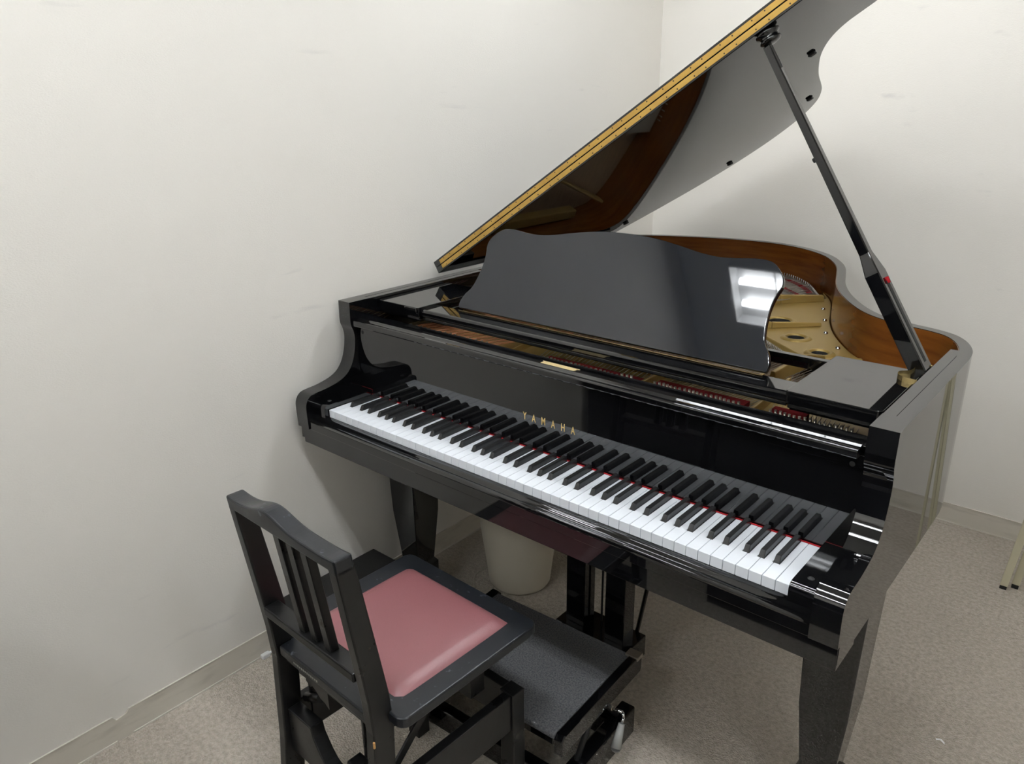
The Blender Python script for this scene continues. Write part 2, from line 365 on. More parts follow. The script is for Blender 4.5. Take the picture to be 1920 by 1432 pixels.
# cheek blocks with their round buttons
CBp = [(.148, .690), (.148, .7375), (.004, .7375), (-.004, .7365), (-.009, .733), (-.0115, .727), (-.012, .690)]
for s in (-1, 1):
    a, b_ = (.6150, .6617) if s > 0 else (-.6617, -.6150)
    o = MB().prism(CBp[:2] + catmull(CBp[2:6], 3) + CBp[6:], a, b_, 'x', smooth=True).build('cheek_block', LACQ, PNO)
    bm = bmesh.new(); bm.from_mesh(o.data)
    for e in bm.edges:
        if len(e.link_faces) == 2 and e.calc_face_angle(0) > math.radians(28): e.smooth = False
    bm.to_mesh(o.data); bm.free()
    MB().lathe([(0, .0012), (.0045, .0011), (.0058, 0)], (s * .638, .022, .7375), 16).build('button', RUBBER, o)
    MB().box(s * .638 - .0228, s * .638 + .0228, .1482, .1494, .7300, .7380).build('cheek_felt', DRED, PNO)
# fallboard
FB = MB().box(-.6605, .6605, .150, .164, .700, .9150).build('fallboard', LACQ, PNO, bevel=.0008, seg=1)
LIP = [(.152, .9135), (.1345, .9135), (.1315, .9145), (.130, .9172), (.130, .9270), (.1312, .9295), (.134, .9307), (.1385, .9305), (.1420, .9300), (.1460, .9312), (.1520, .9338), (.1560, .9338), (.158, .932), (.158, .920)]
MB().prism(LIP, -.6505, .6505, 'x').build('fallboard_lip', LACQ, FB, bevel=.0007, seg=2, angle=15)
for s in (-1, 1): MB().tube((s * .640, .1496, .896), (s * .640, .1506, .896), .0048, n=16).build('fallboard_button', RUBBER, FB)
# gilt lettering
cu = bpy.data.curves.new('lettering', 'FONT'); cu.body = 'YAMAHA'; cu.size = 1; cu.extrude = 0.01; cu.space_character = 3.0; cu.offset = 0.012
tmp = bpy.data.objects.new('t', cu); COL.objects.link(tmp); dg = bpy.context.evaluated_depsgraph_get(); dg.update()
me = bpy.data.meshes.new_from_object(tmp.evaluated_get(dg)); bpy.data.objects.remove(tmp)
xs = [v.co.x for v in me.vertices]; ys = [v.co.y for v in me.vertices]; zs = [v.co.z for v in me.vertices]
for v in me.vertices:
    u = (v.co.x - min(xs)) / (max(xs) - min(xs)); h = (v.co.y - min(ys)) / (max(ys) - min(ys)); d = (v.co.z - min(zs)) / (max(zs) - min(zs))
    v.co = (-.0785 + .147 * u, .1501 - .0004 * d, .7905 + .0180 * h)
me.materials.clear(); me.materials.append(GILT); me.name = 'lettering'
o = bpy.data.objects.new('lettering', me); COL.objects.link(o); o.parent = FB; o['label'] = 'gold capital letters set wide apart'

# pin rail behind the fallboard with its gold plate
MB().box(-.661, .661, .166, .214, .900, .9255).build('lock_rail', LACQ, PNO, bevel=.001, seg=2)
o = flat_curve('name_plate', [catmull([(-.045, .169), (-.0435, .168), (.0435, .168), (.045, .1695), (.045, .1865), (.0435, .188), (-.0435, .188), (-.045, .1865)], 2, True)], .9255, .9270, mat('satin_gold_plate', (.80, .62, .32), .35, metal=.35), PNO, .0002)

# music desk frame: two side shelves, front and rear rails
def rbox(x0, x1, y0, y1, r, n=5):
    out = []
    for cx, cy, a0 in ((x1 - r, y0 + r, -90), (x1 - r, y1 - r, 0), (x0 + r, y1 - r, 90), (x0 + r, y0 + r, 180)):
        for k in range(n + 1):
            a = math.radians(a0 + 90 * k / n); out.append((cx + r * math.cos(a), cy + r * math.sin(a)))
    return out
for s in (-1, 1):
    x0, x1 = (.486, .655) if s > 0 else (-.657, -.500)
    sh = MB().prism(rbox(x0, x1, .226, .492, .008), .9440, .9690, 'z', smooth=False).build('music_shelf', LACQ, PNO, bevel=.0012, seg=2)
    MB().box(x0 + .004, x1 - .002, .232, .486, .9340, .9438).build('shelf_moulding', LACQ, sh, bevel=.002, seg=2)
    MB().box(x0 + .006, x1 - .004, .240, .480, .9290, .9350).build('shelf_runner', LACQ, sh)
FR = [(.238, .9430), (.236, .9460), (.236, .9570), (.2385, .9610), (.243, .9625), (.300, .9625), (.302, .9600), (.302, .9430)]
fr = MB().prism(FR, -.4995, .4855, 'x').build('desk_front_rail', LACQ, PNO, bevel=.0008, seg=2, angle=15)
MB().box(-.4985, .4845, .241, .296, .9330, .9428).build('rail_moulding', LACQ, fr, bevel=.002, seg=2)
MB().box(-.4995, .4855, .474, .492, .9330, .9570).build('desk_rear_rail', LACQ, PNO, bevel=.0015, seg=2)
# hinge strip at the foot of the desk
hg = MB().tube((-.414, .2920, .9640), (.414, .2920, .9640), .0013, n=8)
hg.build('desk_hinge', HBRASS, PNO)
# desk panel
DC = [(-.418, .002), (-.420, .018), (-.412, .040), (-.399, .058), (-.392, .080), (-.388, .110), (-.388, .138), (-.392, .162), (-.397, .180), (-.394, .196), (-.383, .211), (-.369, .224), (-.352, .2305), (-.325, .2315), (-.285, .2275), (-.245, .2255), (-.200, .230), (-.150, .2395), (-.095, .249), (-.045, .2535)]
DCp = DC + [(0, .2545)] + [(-x, h) for x, h in DC[::-1]]
ph = math.radians(32)
TD = Matrix.Translation((0, .2935, .9690)) @ Matrix(((1, 0, 0, 0), (0, math.cos(ph), math.sin(ph), 0), (0, -math.sin(ph), math.cos(ph), 0), (0, 0, 0, 1)))
MB().prism(catmull(DCp, 6) , 0, .0135, 'y', T=TD, smooth=True).build('music_desk', DESKM, PNO, bevel=.0028, seg=3, angle=50)
for x in (-.2, .2): MB().tube(TD @ Vector((x, .014, .15)), (x, .480, .958), .003, n=8).build('desk_prop', BRASS, PNO)

# ---- plate, soundboard, strings
inn2 = offset_line(outer, 0.0275)
sb = [(-.680, .21)] + [p for p in inn2[::-1] if p[1] > .25] + [(.655, .21)]
flat_curve('soundboard', [sb], .800, .812, SPRUCE, PNO)
def disc(c, r, n=28): return [(c[0] + r * math.cos(2 * PI * k / n), c[1] + r * math.sin(2 * PI * k / n)) for k in range(n)]
holes = [((.142, 1.055), .032), ((.243, .920), .0235), ((.343, .822), .021)]
bent = [p for p in offset_line(outer, 0.0300)[4:] if p[1] > .74 and p[0] > .120]
bent = [p for p in bent if p[1] < 1.50 and not (p[1] < .80 and p[0] > .60)]
panel = [(.150, 1.410), (.030, 1.262), (-.10, 1.10), (-.02, .985), (.10, .905), (.183, .842), (.262, .782), (.328, .735), (.352, .745), (.395, .760), (.455, .766), (.600, .766)]
pb = [p for p in bent if p[0] < .60 and p[1] > .772]
PLATE = flat_curve('cast_iron_plate', [panel + pb[:]] + [disc(c, r) for c, r in holes], .848, .862, GOLD, PNO, .0015)
PLATE['label'] = 'gold painted cast iron plate'
flat_curve('pin_block_plate', [[(-.66, .215), (.66, .215), (.66, .400), (.30, .400), (.10, .375), (-.15, .400), (-.66, .400)]], .862, .876, GOLD, PNO, .001)
for c, r in holes:
    MB().lathe([(r, -.002), (r + .0015, .002), (r + .005, .0048), (r + .010, .0048), (r + .015, .0025), (r + .018, .0)], (c[0], c[1], .862), 36).build('sound_hole_ring', GOLD, PLATE)
    MB().lathe([(r - .0022, -.052), (r - .0022, -.0025), (r - .0012, .0006)], (c[0], c[1], .862), 36).build('sound_hole_shade', RUBBER, PLATE)  # dark tube put in as the shade inside each hole
def rib(a, b, h, w_, z=.862, name='plate_rib', taper=1.0):
    a = Vector(a); b = Vector(b); d = (b - a).normalized(); n = Vector((-d.y, d.x)) * w_ / 2; nt_ = n * .55
    vs = [(*(a - n), z), (*(b - n), z), (*(b + n), z), (*(a + n), z), (*(a - nt_), z + h), (*(b - nt_), z + h * taper), (*(b + nt_), z + h * taper), (*(a + nt_), z + h)]
    return MB().add(vs, [(0, 3, 2, 1), (4, 5, 6, 7), (0, 1, 5, 4), (1, 2, 6, 5), (2, 3, 7, 6), (3, 0, 4, 7)]).build(name, GOLD, PLATE, bevel=.0025, seg=2)
rib((-.12, 1.095), (.055, 1.262), .028, .024); rib((.055, 1.262), (.150, 1.372), .028, .024, taper=.7)
rib((.03, .885), (.150, .975), .018, .016); rib((.150, .975), (.252, 1.078), .018, .016, taper=.6)
rib((.02, .952), (.183, .850), .014, .014); rib((.183, .850), (.335, .735), .014, .014)
rib((.345, .520), (.352, .690), .034, .020); rib((.352, .690), (.372, .762), .034, .022, taper=.5)
rib((.398, .735), (.455, .790), .018, .018)
rib((.150, .235), (.145, .505), .034, .014); rib((.405, .235), (.390, .505), .034, .014)
rib((-.235, .235), (-.250, .40), .030, .014); rib((-.250, .40), (-.62, 1.45), .030, .018)
rib((.330, .400), (.332, .500), .034, .016); rib((-.60, .40), (.60, .40), .020, .018)
rib((.145, .505), (-.02, 1.0), .03, .016)
for (x, y) in ((.192, 1.262), (.242, 1.137), (.292, 1.006), (.366, .886), (.470, .800)):
    MB().lathe([(0, .007), (.005, .0062), (.0065, .003), (.0065, 0)], (x, y, .862), 12).build('plate_bolt', CHROME, PLATE)
# bass corner casting seen beside the desk
MB().box(-.680, -.560, .56, .60, .83, .90).build('plate_flange', GOLD, PLATE, bevel=.004)
MB().box(-.675, -.640, .60, 1.30, .845, .885).build('plate_flange', GOLD, PLATE, bevel=.004)
for k in range(6): MB().lathe([(0, .006), (.006, .004), (.007, 0)], (-.660, .62 + k * .03, .885), 10).build('plate_bolt', BRASSP, PLATE)
rib((-.55, .60), (-.665, .80), .05, .02, .86)

# felt strips
MB().box(-.140, .132, .304, .330, .8762, .8840).box(.170, .378, .304, .330, .8762, .8900).box(.432, .500, .312, .330, .8762, .8930).build('string_felt', SFELT, PNO)
ff = catmull([(-.22, 1.600), (-.13, 1.600), (-.040, 1.560), (.048, 1.470), (.102, 1.378)], 6); ffo = offset_line(ff, .020)
_b = MB()
for a, b_, c_, d in zip(ff, ff[1:], ffo[1:], ffo): _b.add([(*a, .8685), (*b_, .8685), (*c_, .8685), (*d, .8685)], [(0, 1, 2, 3)])
_b.build('rear_string_felt', SFELT, PNO)
for a, b_ in (((.196, .775), (.300, .688)), ):
    dd = (Vector(b_) - Vector(a)).normalized(); nn = Vector((-dd.y, dd.x)) * .007
    _b = MB(); _b.add([(*(Vector(a) - nn), .8665), (*(Vector(b_) - nn), .8665), (*(Vector(b_) + nn), .8665), (*(Vector(a) + nn), .8665)], [(0, 1, 2, 3)]); _b.build('rear_string_felt', SFELT, PNO)
# woven red cloth on the bass bridge apron
for a, b_ in (((-.03, 1.455), (.080, 1.353)), ((-.01, 1.380), (.058, 1.290))):
    dd = (Vector(b_) - Vector(a)).normalized(); nn = Vector((-dd.y, dd.x)) * .008
    _b = MB(); _b.add([(*(Vector(a) - nn), .8745), (*(Vector(b_) - nn), .8745), (*(Vector(b_) + nn), .8745), (*(Vector(a) + nn), .8745)], [(0, 1, 2, 3)]); _b.build('string_braid', SFELT, PNO)
MB().prism([(-.35, 1.10), (-.14, 1.11), (.040, 1.280), (.138, 1.380), (.122, 1.425), (.060, 1.525), (-.019, 1.605), (-.082, 1.640), (-.16, 1.645), (-.35, 1.62)], .850, .8665, 'z').build('hitch_panel', mat('dull_grey_bronze', (.30, .275, .235), .45, metal=.1), PLATE)

# strings: (front point, rear point, radius, material)
strings = []
FANC = catmull([(-.30, 1.640), (-.16, 1.640), (-.082, 1.630), (-.019, 1.592), (.051, 1.515), (.104, 1.428), (.126, 1.386)], 6)
for k in range(24):                 # wound bass strings, crossing over towards the tail
    t = k / 23; a_ = Vector((-.610 + t * .300, .285 + .01 * (k % 2), .886)); q_ = FANC[min(len(FANC) - 1, int(8 + t * 28))]
    b_ = Vector((q_[0] - .004, q_[1] - .004, .876)); c_ = a_ + (b_ - a_) * .80
    strings.append((tuple(a_), tuple(c_), .0020 if k < 12 else .0016, 'copper_string', COPPER))
    strings.append((tuple(c_), tuple(b_), .0010, 'steel_string', WIRE))
for k in range(26):                 # steel tenor
    x = -.160 + k * .290 / 25
    strings.append(((x, .300, .880), (x - .30 + k * .0085, 1.28 - k * .015, .862), .0009, 'steel_string', WIRE))
for k in range(28):                 # steel treble
    x = .172 + k * .210 / 27
    strings.append(((x, .300, .880), (x + .02 + k * .0012, .82 - k * .0050, .862), .0007, 'steel_string', WIRE))
for k in range(20):
    x = .428 + k * .165 / 19
    strings.append(((x, .300, .880), (x - .08 + k * .003, .660 - k * .007, .862), .0007, 'steel_string', WIRE))
C_ = Vector((.976, -1.106, 1.47))
cop = [s for s in strings if s[3] == 'copper_string']; st = [s for s in strings if s[3] == 'steel_string']
for a, b_, r, nme, m in cop: MB().tube(a, b_, r, n=6).build(nme, m, PNO)
st.sort(key=lambda s: (Vector(s[0]) - C_).length)
for a, b_, r, nme, m in st[:90]: MB().tube(a, b_, r, n=5).build(nme, m, PNO)
_b = MB()
for a, b_, r, nme, m in st[90:]: _b.tube(a, b_, r, n=5)
o = _b.build('steel_strings', WIRE, PNO); o['kind'] = 'stuff'
# rear fan of string ends over the tail of the plate
_b = MB()
fan = catmull([(-.30, 1.640), (-.16, 1.640), (-.082, 1.630), (-.019, 1.592), (.051, 1.515), (.104, 1.428), (.126, 1.386)], 6)
for p in fan:
    _b.tube((p[0], p[1], .866), (p[0], p[1], .880), .0022, n=6)
_b2 = [(.203, .816), (.269, .755), (.331, .70)]
for k in range(24):
    t = k / 23; x = .185 + t * .150; y = .832 - t * .135
    _b.tube((x, y, .852), (x, y, .874), .0016, n=6); _b.tube((x, y, .868), (x + .008, y - .060, .864), .0011, n=5)
o = _b.build('hitch_pins', WIRE, PNO); o['kind'] = 'stuff'
# tuning pins
pins = []
for (xa, xb, n) in ((-.600, -.300, 16), (-.130, .128, 22), (.178, .380, 20), (.436, .600, 17)):
    for k in range(n):
        for r in range(4):
            x = xa + (xb - xa) * (k + r * .25) / n; pins.append((x, .232 + r * .0165 + .003 * math.sin(k), ))
if True:
    pins.sort(key=lambda p: (Vector((p[0], p[1], .9)) - C_).length)
def pin(b, p):
    h = .030 if p[0] > .1 else .026
    return b.tube((p[0], p[1], .874), (p[0] - .0015, p[1] - .003, .874 + h), .0030, n=8)
for p in pins[:98]: pin(MB(), p).build('tuning_pin', STEEL, PNO)
_b = MB()
for p in pins[98:]: pin(_b, p)
o = _b.build('tuning_pins', STEEL, PNO); o['kind'] = 'stuff'

# ---- lid: hinged along the spine, raised 32.55 degrees
th = math.radians(32.55)
HL = Vector((-.701, .5, .989))
TL = Matrix.Translation(HL) @ Matrix(((math.cos(th), 0, -math.sin(th), 0), (0, 1, 0, 0), (math.sin(th), 0, math.cos(th), 0), (0, 0, 0, 1)))
cl = [(.722, .50), (.722, .60), (.715, .665), (.694, .722), (.660, .772), (.62, .808), (.575, .828), (.531, .832), (.497, .835), (.461, .853), (.424, .890), (.385, .950), (.345, 1.034), (.305, 1.132), (.270, 1.235), (.240, 1.315), (.191, 1.404), (.125, 1.474), (.06, 1.517), (-.02, 1.550), (-.10, 1.568), (-.20, 1.575), (-.30, 1.568), (-.40, 1.551), (-.55, 1.510), (-.69, 1.459)]
lidpts = [(x + .701, y - .5) for x, y in [cl[0]] + catmull(cl[1:], 5)] + [(0.0, .957), (0, 0)]
TK = .0188
LID = MB().prism(lidpts, 0, TK, 'z', T=TL, smooth=False).build('lid', LACQ, PNO, bevel=.0012, seg=1, angle=60)
flap = MB().prism([(0, 0), (1.423, 0), (1.423, .095), (1.415, .16), (1.39, .22), (1.35, .27), (1.30, .31), (1.24, .335), (1.18, .345), (0, .345)], TK + .0004, 2 * TK, 'z', T=TL).build('lid_front_flap', LACQ, LID, bevel=.0012, seg=1, angle=60)
for z0, z1, nm in ((.0050, .0168, 0), (TK + .0012, TK + .0130, 1)):
    m = MB().box(.028, 1.400, -.0014, -.0001, z0, z1, 0, T=TL)
    for k in range(18):
        for dx in (0, .030):
            x = .05 + k * .077 + dx
            if x < 1.39:
                zc = z0 + (.0035 if nm == 0 else (z1 - z0) - .0035)
                m.tube(TL @ Vector((x, -.0019, zc)), TL @ Vector((x, -.0008, zc)), .0016, n=8, mi=1)
    m.build('lid_hinge_leaf', [BRASS, DARKM], LID)
for s_, y in ((1.087, .883), (.899, 1.319), (.510, 1.512), (1.30, .62), (.10, 1.40)):
    MB().box(s_ - .009, s_ + .009, y - .5 - .009, y - .5 + .009, -.0065, 0, T=TL).build('lid_bumper', RUBBER, LID, bevel=.003, seg=2)

# ---- lid prop
def bar(p0, p1, w_, d, c0=0, c1=0):
    """bar in a y plane: width w_ across the bar, depth d along y"""
    p0 = Vector(p0); p1 = Vector(p1); a = (p1 - p0).normalized(); n = Vector((a.z, 0, -a.x)); y = Vector((0, 1, 0))
    return [p + n * sx * w_ / 2 + y * sy * d / 2 for p in (p0, p1) for sx, sy in ((-1, -1), (1, -1), (1, 1), (-1, 1))]
BF = [(0, 3, 2, 1), (4, 5, 6, 7), (0, 1, 5, 4), (1, 2, 6, 5), (2, 3, 7, 6), (3, 0, 4, 7)]
PB = Vector((.650, .500, .962)); PT = Vector((.263, .520, 1.572))
def pp(t): return PB + (PT - PB) * t
m = MB()
A = bar(pp(0), pp(.30), .030, .045); Bq = bar(pp(.30), pp(.36), .029, .043); Cq = bar(pp(.36), pp(.7), .020, .022); Dq = bar(pp(.7), pp(1), .015, .017)
m.add(A[:4] + Bq[:4] + Cq[:4] + Dq[4:], [(0, 3, 2, 1), (12, 13, 14, 15)] + [(4 * j + i, 4 * j + (i + 1) % 4, 4 * j + 4 + (i + 1) % 4, 4 * j + 4 + i) for j in range(3) for i in range(4)])
PROP = m.build('lid_prop', LACQ, PNO, bevel=.0022, seg=2)
a_ = (PT - PB).normalized(); n_ = Vector((a_.z, 0, -a_.x))
q0, q1 = pp(.03), pp(.27)
MB().add([p + n_ * .0155 + Vector((0, 1, 0)) * d for p in (q0, q1) for d in (-.006, .006)] + [p + n_ * .0146 + Vector((0, 1, 0)) * d for p in (q0, q1) for d in (-.006, .006)], [(0, 1, 3, 2), (4, 6, 7, 5), (0, 2, 6, 4), (1, 5, 7, 3), (0, 4, 5, 1), (2, 3, 7, 6)]).build('prop_slot', RUBBER, PROP)
MB().tube(pp(.262) + n_ * .0146, pp(.280) + n_ * .0152, .0050, n=10).build('slot_felt', REDFELT, PROP)
MB().tube(pp(.655) - n_ * .009, pp(.655) - n_ * .0145, .005, n=10).build('prop_bumper', RUBBER, PROP)
# cup on the lid that takes the prop
nl = Vector((-math.sin(th), 0, math.cos(th))); cupc = Vector((.256, .522, 1.6015))
zq = (-nl).to_track_quat('Z', 'X').to_matrix().to_4x4(); TC = Matrix.Translation(cupc) @ zq
m = MB().lathe([(0, .0), (.012, .0), (.020, .003), (.0245, .006), (.0245, .009), (.019, .013), (.017, .017), (.021, .020), (.022, .023), (.018, .027), (.011, .029), (0, .029)], (0, 0, 0), 28, T=TC)
m.build('prop_cup', LACQ, LID)
# brass guard at the prop foot
gp = catmull([(.600, .415), (.590, .435), (.592, .460), (.612, .478), (.630, .482), (.640, .500), (.645, .530), (.661, .550)], 4)
_b = MB()
for a, b_ in zip(gp, gp[1:]): _b.add([(*a, .945), (*b_, .945), (*b_, .9775), (*a, .9775), (a[0] + .0012, a[1] - .001, .9775), (b_[0] + .0012, b_[1] - .001, .9775), (a[0] + .0012, a[1] - .001, .945), (b_[0] + .0012, b_[1] - .001, .945)], [(0, 1, 2, 3), (3, 2, 5, 4), (4, 5, 7, 6)])
_b = MB()
gq = catmull([(.6615, .405), (.640, .408), (.625, .420), (.622, .440), (.636, .456), (.640, .480), (.648, .505), (.6615, .515)], 4)
for a, b_ in zip(gq, gq[1:]):
    _b.add([(*a, .950), (*b_, .950), (*b_, .9785), (*a, .9785)], [(0, 1, 2, 3)])
_b.build('prop_guard', BRASSP, PNO)
MB().box(.630, .6615, .405, .515, .946, .950).build('prop_foot_plate', BRASSP, PNO)

# ---- underside: bottom board and braces
MB().box(-.60, .50, .62, .80, .66, .70).box(-.66, .10, .80, 1.20, .66, .70).box(-.64, -.02, 1.20, 1.50, .66, .70).build('bottom_brace', SPRUCE, PNO)
# legs
def piano_leg(cx, cy):
    m = MB()
    m.frustum((cx, cy), .098, .098, .30, (cx, cy), .116, .116, .632).frustum((cx, cy), .070, .070, .130, (cx, cy), .098, .098, .30)
    m.frustum((cx, cy), .088, .088, .075, (cx, cy), .088, .088, .118).frustum((cx, cy), .088, .088, .118, (cx, cy), .070, .070, .130)
    lg = m.build('leg', LACQ, PNO, bevel=.002, seg=2)
    MB().tube((cx - .014, cy, .030), (cx + .014, cy, .030), .030, n=20).box(cx - .022, cx - .016, cy - .012, cy + .012, .02, .075).box(cx + .016, cx + .022, cy - .012, cy + .012, .02, .075).build('caster', BRASS, lg)
piano_leg(.630, .290); piano_leg(-.630, .290); piano_leg(-.27, 1.46)
# pedal lyre
for s in (-1, 1):
    MB().box(s * .063 - .030, s * .063 + .030, .345, .395, .125, .632).build('lyre_post', LACQ, PNO, bevel=.002)
LB = MB().box(-.115, .115, .325, .425, .062, .125).build('pedal_box', LACQ, PNO, bevel=.003)
for x in (-.05, 0, .05):
    MB().prism([(x - .009, .335), (x - .012, .27), (x - .011, .225), (x, .215), (x + .011, .225), (x + .012, .27), (x + .009, .335)], .078, .084, 'z').build('pedal', BRASSP, LB)
MB().tube((-.012, .40, .12), (-.012, .40, .63), .003).tube((.022, .40, .12), (.022, .40, .63), .003).build('pedal_rod', DARKM, PNO)
MB().tube((.085, .42, .10), (.115, .56, .66), .006).tube((-.085, .42, .10), (-.115, .56, .66), .006).build('lyre_brace', LACQ, PNO)

# ------------------------------------------------------------------ piano chair
CH = empty('piano_chair', 'black wooden piano chair with a dusty red vinyl seat pad and slatted back', 'chair', (-.050, -.257, 0), math.radians(-1.7))
def postline(z):
    P = [(0, -.245), (.25, -.222), (.45, -.214), (.52, -.219), (.60, -.229), (.82, -.258)]
    for (a, ya), (b, yb) in zip(P, P[1:]):
        if z <= b: return ya + (yb - ya) * (z - a) / (b - a)
    return P[-1][1]
for s in (-1, 1):
    zs_ = [0, .12, .25, .35, .42, .45, .48, .52, .60, .70, .799]
    rear = [(postline(z), z) for z in zs_]; front = [(postline(z) + (.045 if z < .5 else .045 - .009 * (z - .5) / .3), z) for z in zs_]
    x0, x1 = (.1395, .1635) if s > 0 else (-.1635, -.1395)
    o = MB().prism(rear + front[::-1], x0, x1, 'x').build('rear_post', SATIN, CH, bevel=.003, seg=2)
    if s > 0:
        MB().box(.1600, .1640, -.2165, -.2125, .424, .438).build('paint_chip', TAN, o, bevel=.001, seg=1)
# crest rail with its centre rise
def crest(x): return .8165 + .0195 * math.exp(-((x + .032) / .052) ** 2) + .003 * math.exp(-((abs(x) - .1635) / .02) ** 2)
xs_ = [-.1635 + k * .327 / 40 for k in range(41)]
sh_ = lambda z: (z - .80) * -.124
m = MB(); vs = []
for x in xs_:
    zt = crest(x); zb = .7925
    if abs(x) > .1395: zb = .786
    vs += [(x, -.2555 + sh_(zb), zb), (x, -.2205 + sh_(zb), zb), (x, -.2205 + sh_(zt), zt), (x, -.2555 + sh_(zt), zt)]
n = len(xs_)
m.add(vs, [(4 * i + j, 4 * i + (j + 1) % 4, 4 * i + 4 + (j + 1) % 4, 4 * i + 4 + j) for i in range(n - 1) for j in range(4)] + [(0, 1, 2, 3), (4 * n - 1, 4 * n - 2, 4 * n - 3, 4 * n - 4)])
m.build('crest_rail', SATINW, CH, bevel=.0045, seg=3, angle=50)
for x in (-.022, .0170, .0590):
    vs = []
    for z in (.577, .793):
        y = postline(z) + .006; vs += [(x - .010, y, z), (x + .010, y, z), (x + .010, y + .017, z), (x - .010, y + .017, z)]
    MB().add(vs, BF).build('back_slat', SATIN, CH, bevel=.0015, seg=1)
MB().box(-.1395, .1395, -.229, -.195, .5585, .5775).build('lower_back_rail', SATIN, CH, bevel=.003, seg=2)
# seat frame board with rounded shoulders and a tongue between the posts
def corner(cx, cy, r, a0, n=6): return [(cx + r * math.cos(math.radians(a0 + 90 * k / n)), cy + r * math.sin(math.radians(a0 + 90 * k / n))) for k in range(n + 1)]
so = [(-.136, -.210), (.136, -.210), (.136, -.180)] + corner(.180, -.160, .020, -90) + corner(.178, .158, .022, 0) + corner(-.178, .158, .022, 90) + corner(-.180, -.160, .020, 180) + [(-.136, -.180)]
ST = MB().prism(so, .4575, .480, 'z').build('seat_frame', SATINW, CH, bevel=.004, seg=3, angle=50)
MB().prism([(-.132, -.200), (.132, -.200), (.165, -.165), (.180, .150), (-.180, .150), (-.165, -.165)], .440, .4575, 'z').build('seat_underframe', SATIN, CH)
# seat pad, domed
m = MB(); N = 24; vs = []; W_, D_ = .1535, .1445
for j in range(N + 1):
    for i in range(N + 1):
        u = -1 + 2 * i / N; v = -1 + 2 * j / N
        h = (max(0, 1 - abs(u) ** 9) * max(0, 1 - abs(v) ** 9)) ** .5
        rr = 1 - .012 * (abs(u * v)) ** 6
        vs.append((u * W_ * rr + .002, v * D_ * rr - .006, .4798 + .0125 * h + .004 * (1 - u * u) * (1 - v * v)))
m.add(vs, [(j * (N + 1) + i, j * (N + 1) + i + 1, (j + 1) * (N + 1) + i + 1, (j + 1) * (N + 1) + i) for j in range(N) for i in range(N)], 0, True)
o = m.build('seat_pad', VINYL, CH); o['label'] = 'dusty red vinyl pad'
# worn print on the back edge of the seat
m = MB()
for k in range(13):
    x = -.086 + k * .0062; hh = random.uniform(.0035, .0055)
    m.box(x, x + .0036, -.2107, -.2101, .4665 - hh / 2, .4665 + hh / 2)
m.build('worn_print', SILVERT, ST)
# legs and aprons of the fixed lower frame
for s in (-1, 1):
    x0, x1 = (.140, .178) if s > 0 else (-.178, -.140)
    MB().box(x0, x1, .122, .158, 0, .318).build('front_leg', SATIN, CH, bevel=.002)
    x0, x1 = (.150, .172) if s > 0 else (-.172, -.150)
    MB().box(x0, x1, -.185, .122, .226, .316).build('side_apron', SATIN, CH, bevel=.002)
MB().box(-.140, .140, .132, .154, .232, .316).build('front_apron', SATIN, CH, bevel=.002)
ap = [(-.1395, .216), (.1395, .216), (.1395, .322), (.060, .322), (.054, .300)] + [(.054 - .108 * k / 10, .300 - .052 * math.sin(PI * k / 10)) for k in range(1, 10)] + [(-.054, .300), (-.060, .322), (-.1395, .322)]
MB().prism(ap, -.208, -.178, 'y').build('rear_apron', SATIN, CH, bevel=.002, angle=50)
# ratchet that sets the seat height
for y in (-.150, .09):
    for x in (-.115, .060): MB().box(x, x + .007, y - .02, y + .02, .300, .445).build('ratchet_bracket', SATIN, CH, bevel=.001, seg=1)
m = MB().prism([(-.092, .440), (-.092, .405), (-.078, .398), (-.070, .404), (-.058, .398), (-.046, .388), (-.032, .386), (-.018, .378), (-.018, .440)], -.186, -.181, 'y')
m.build('ratchet_plate', SATIN, CH)
MB().tube((-.125, -.170, .335), (-.070, -.170, .365), .010, n=12).tube((-.110, -.150, .395), (-.050, -.170, .405), .008, n=12).build('ratchet_bar', SATIN, CH)
MB().box(-.070, .070, -.05, .10, .385, .4395).build('height_mechanism', DARKM, CH, bevel=.006)
MB().tube((-.10, .06, .36), (.12, .06, .42), .007, n=10).tube((.04, -.02, .38), (.125, -.02, .405), .011, n=12).build('mechanism_rod', DARKM, CH)
m = MB(); p0 = Vector((.135, -.170, .305)); p1 = Vector((.118, .010, .440)); d = (p1 - p0).normalized(); n1 = d.cross(Vector((1, 0, 0))).normalized()
vs = [p + Vector((sx, 0, 0)) + n1 * sn for p in (p0, p1) for sx, sn in ((-.0025, -.009), (.0025, -.009), (.0025, .009), (-.0025, .009))]
m.add(vs, BF).build('support_strut', DARKM, CH, bevel=.0006, seg=1)
MB().box(.090, .128, .05, .09, .330, .4395).build('inner_stay', SATIN, CH, bevel=.001)

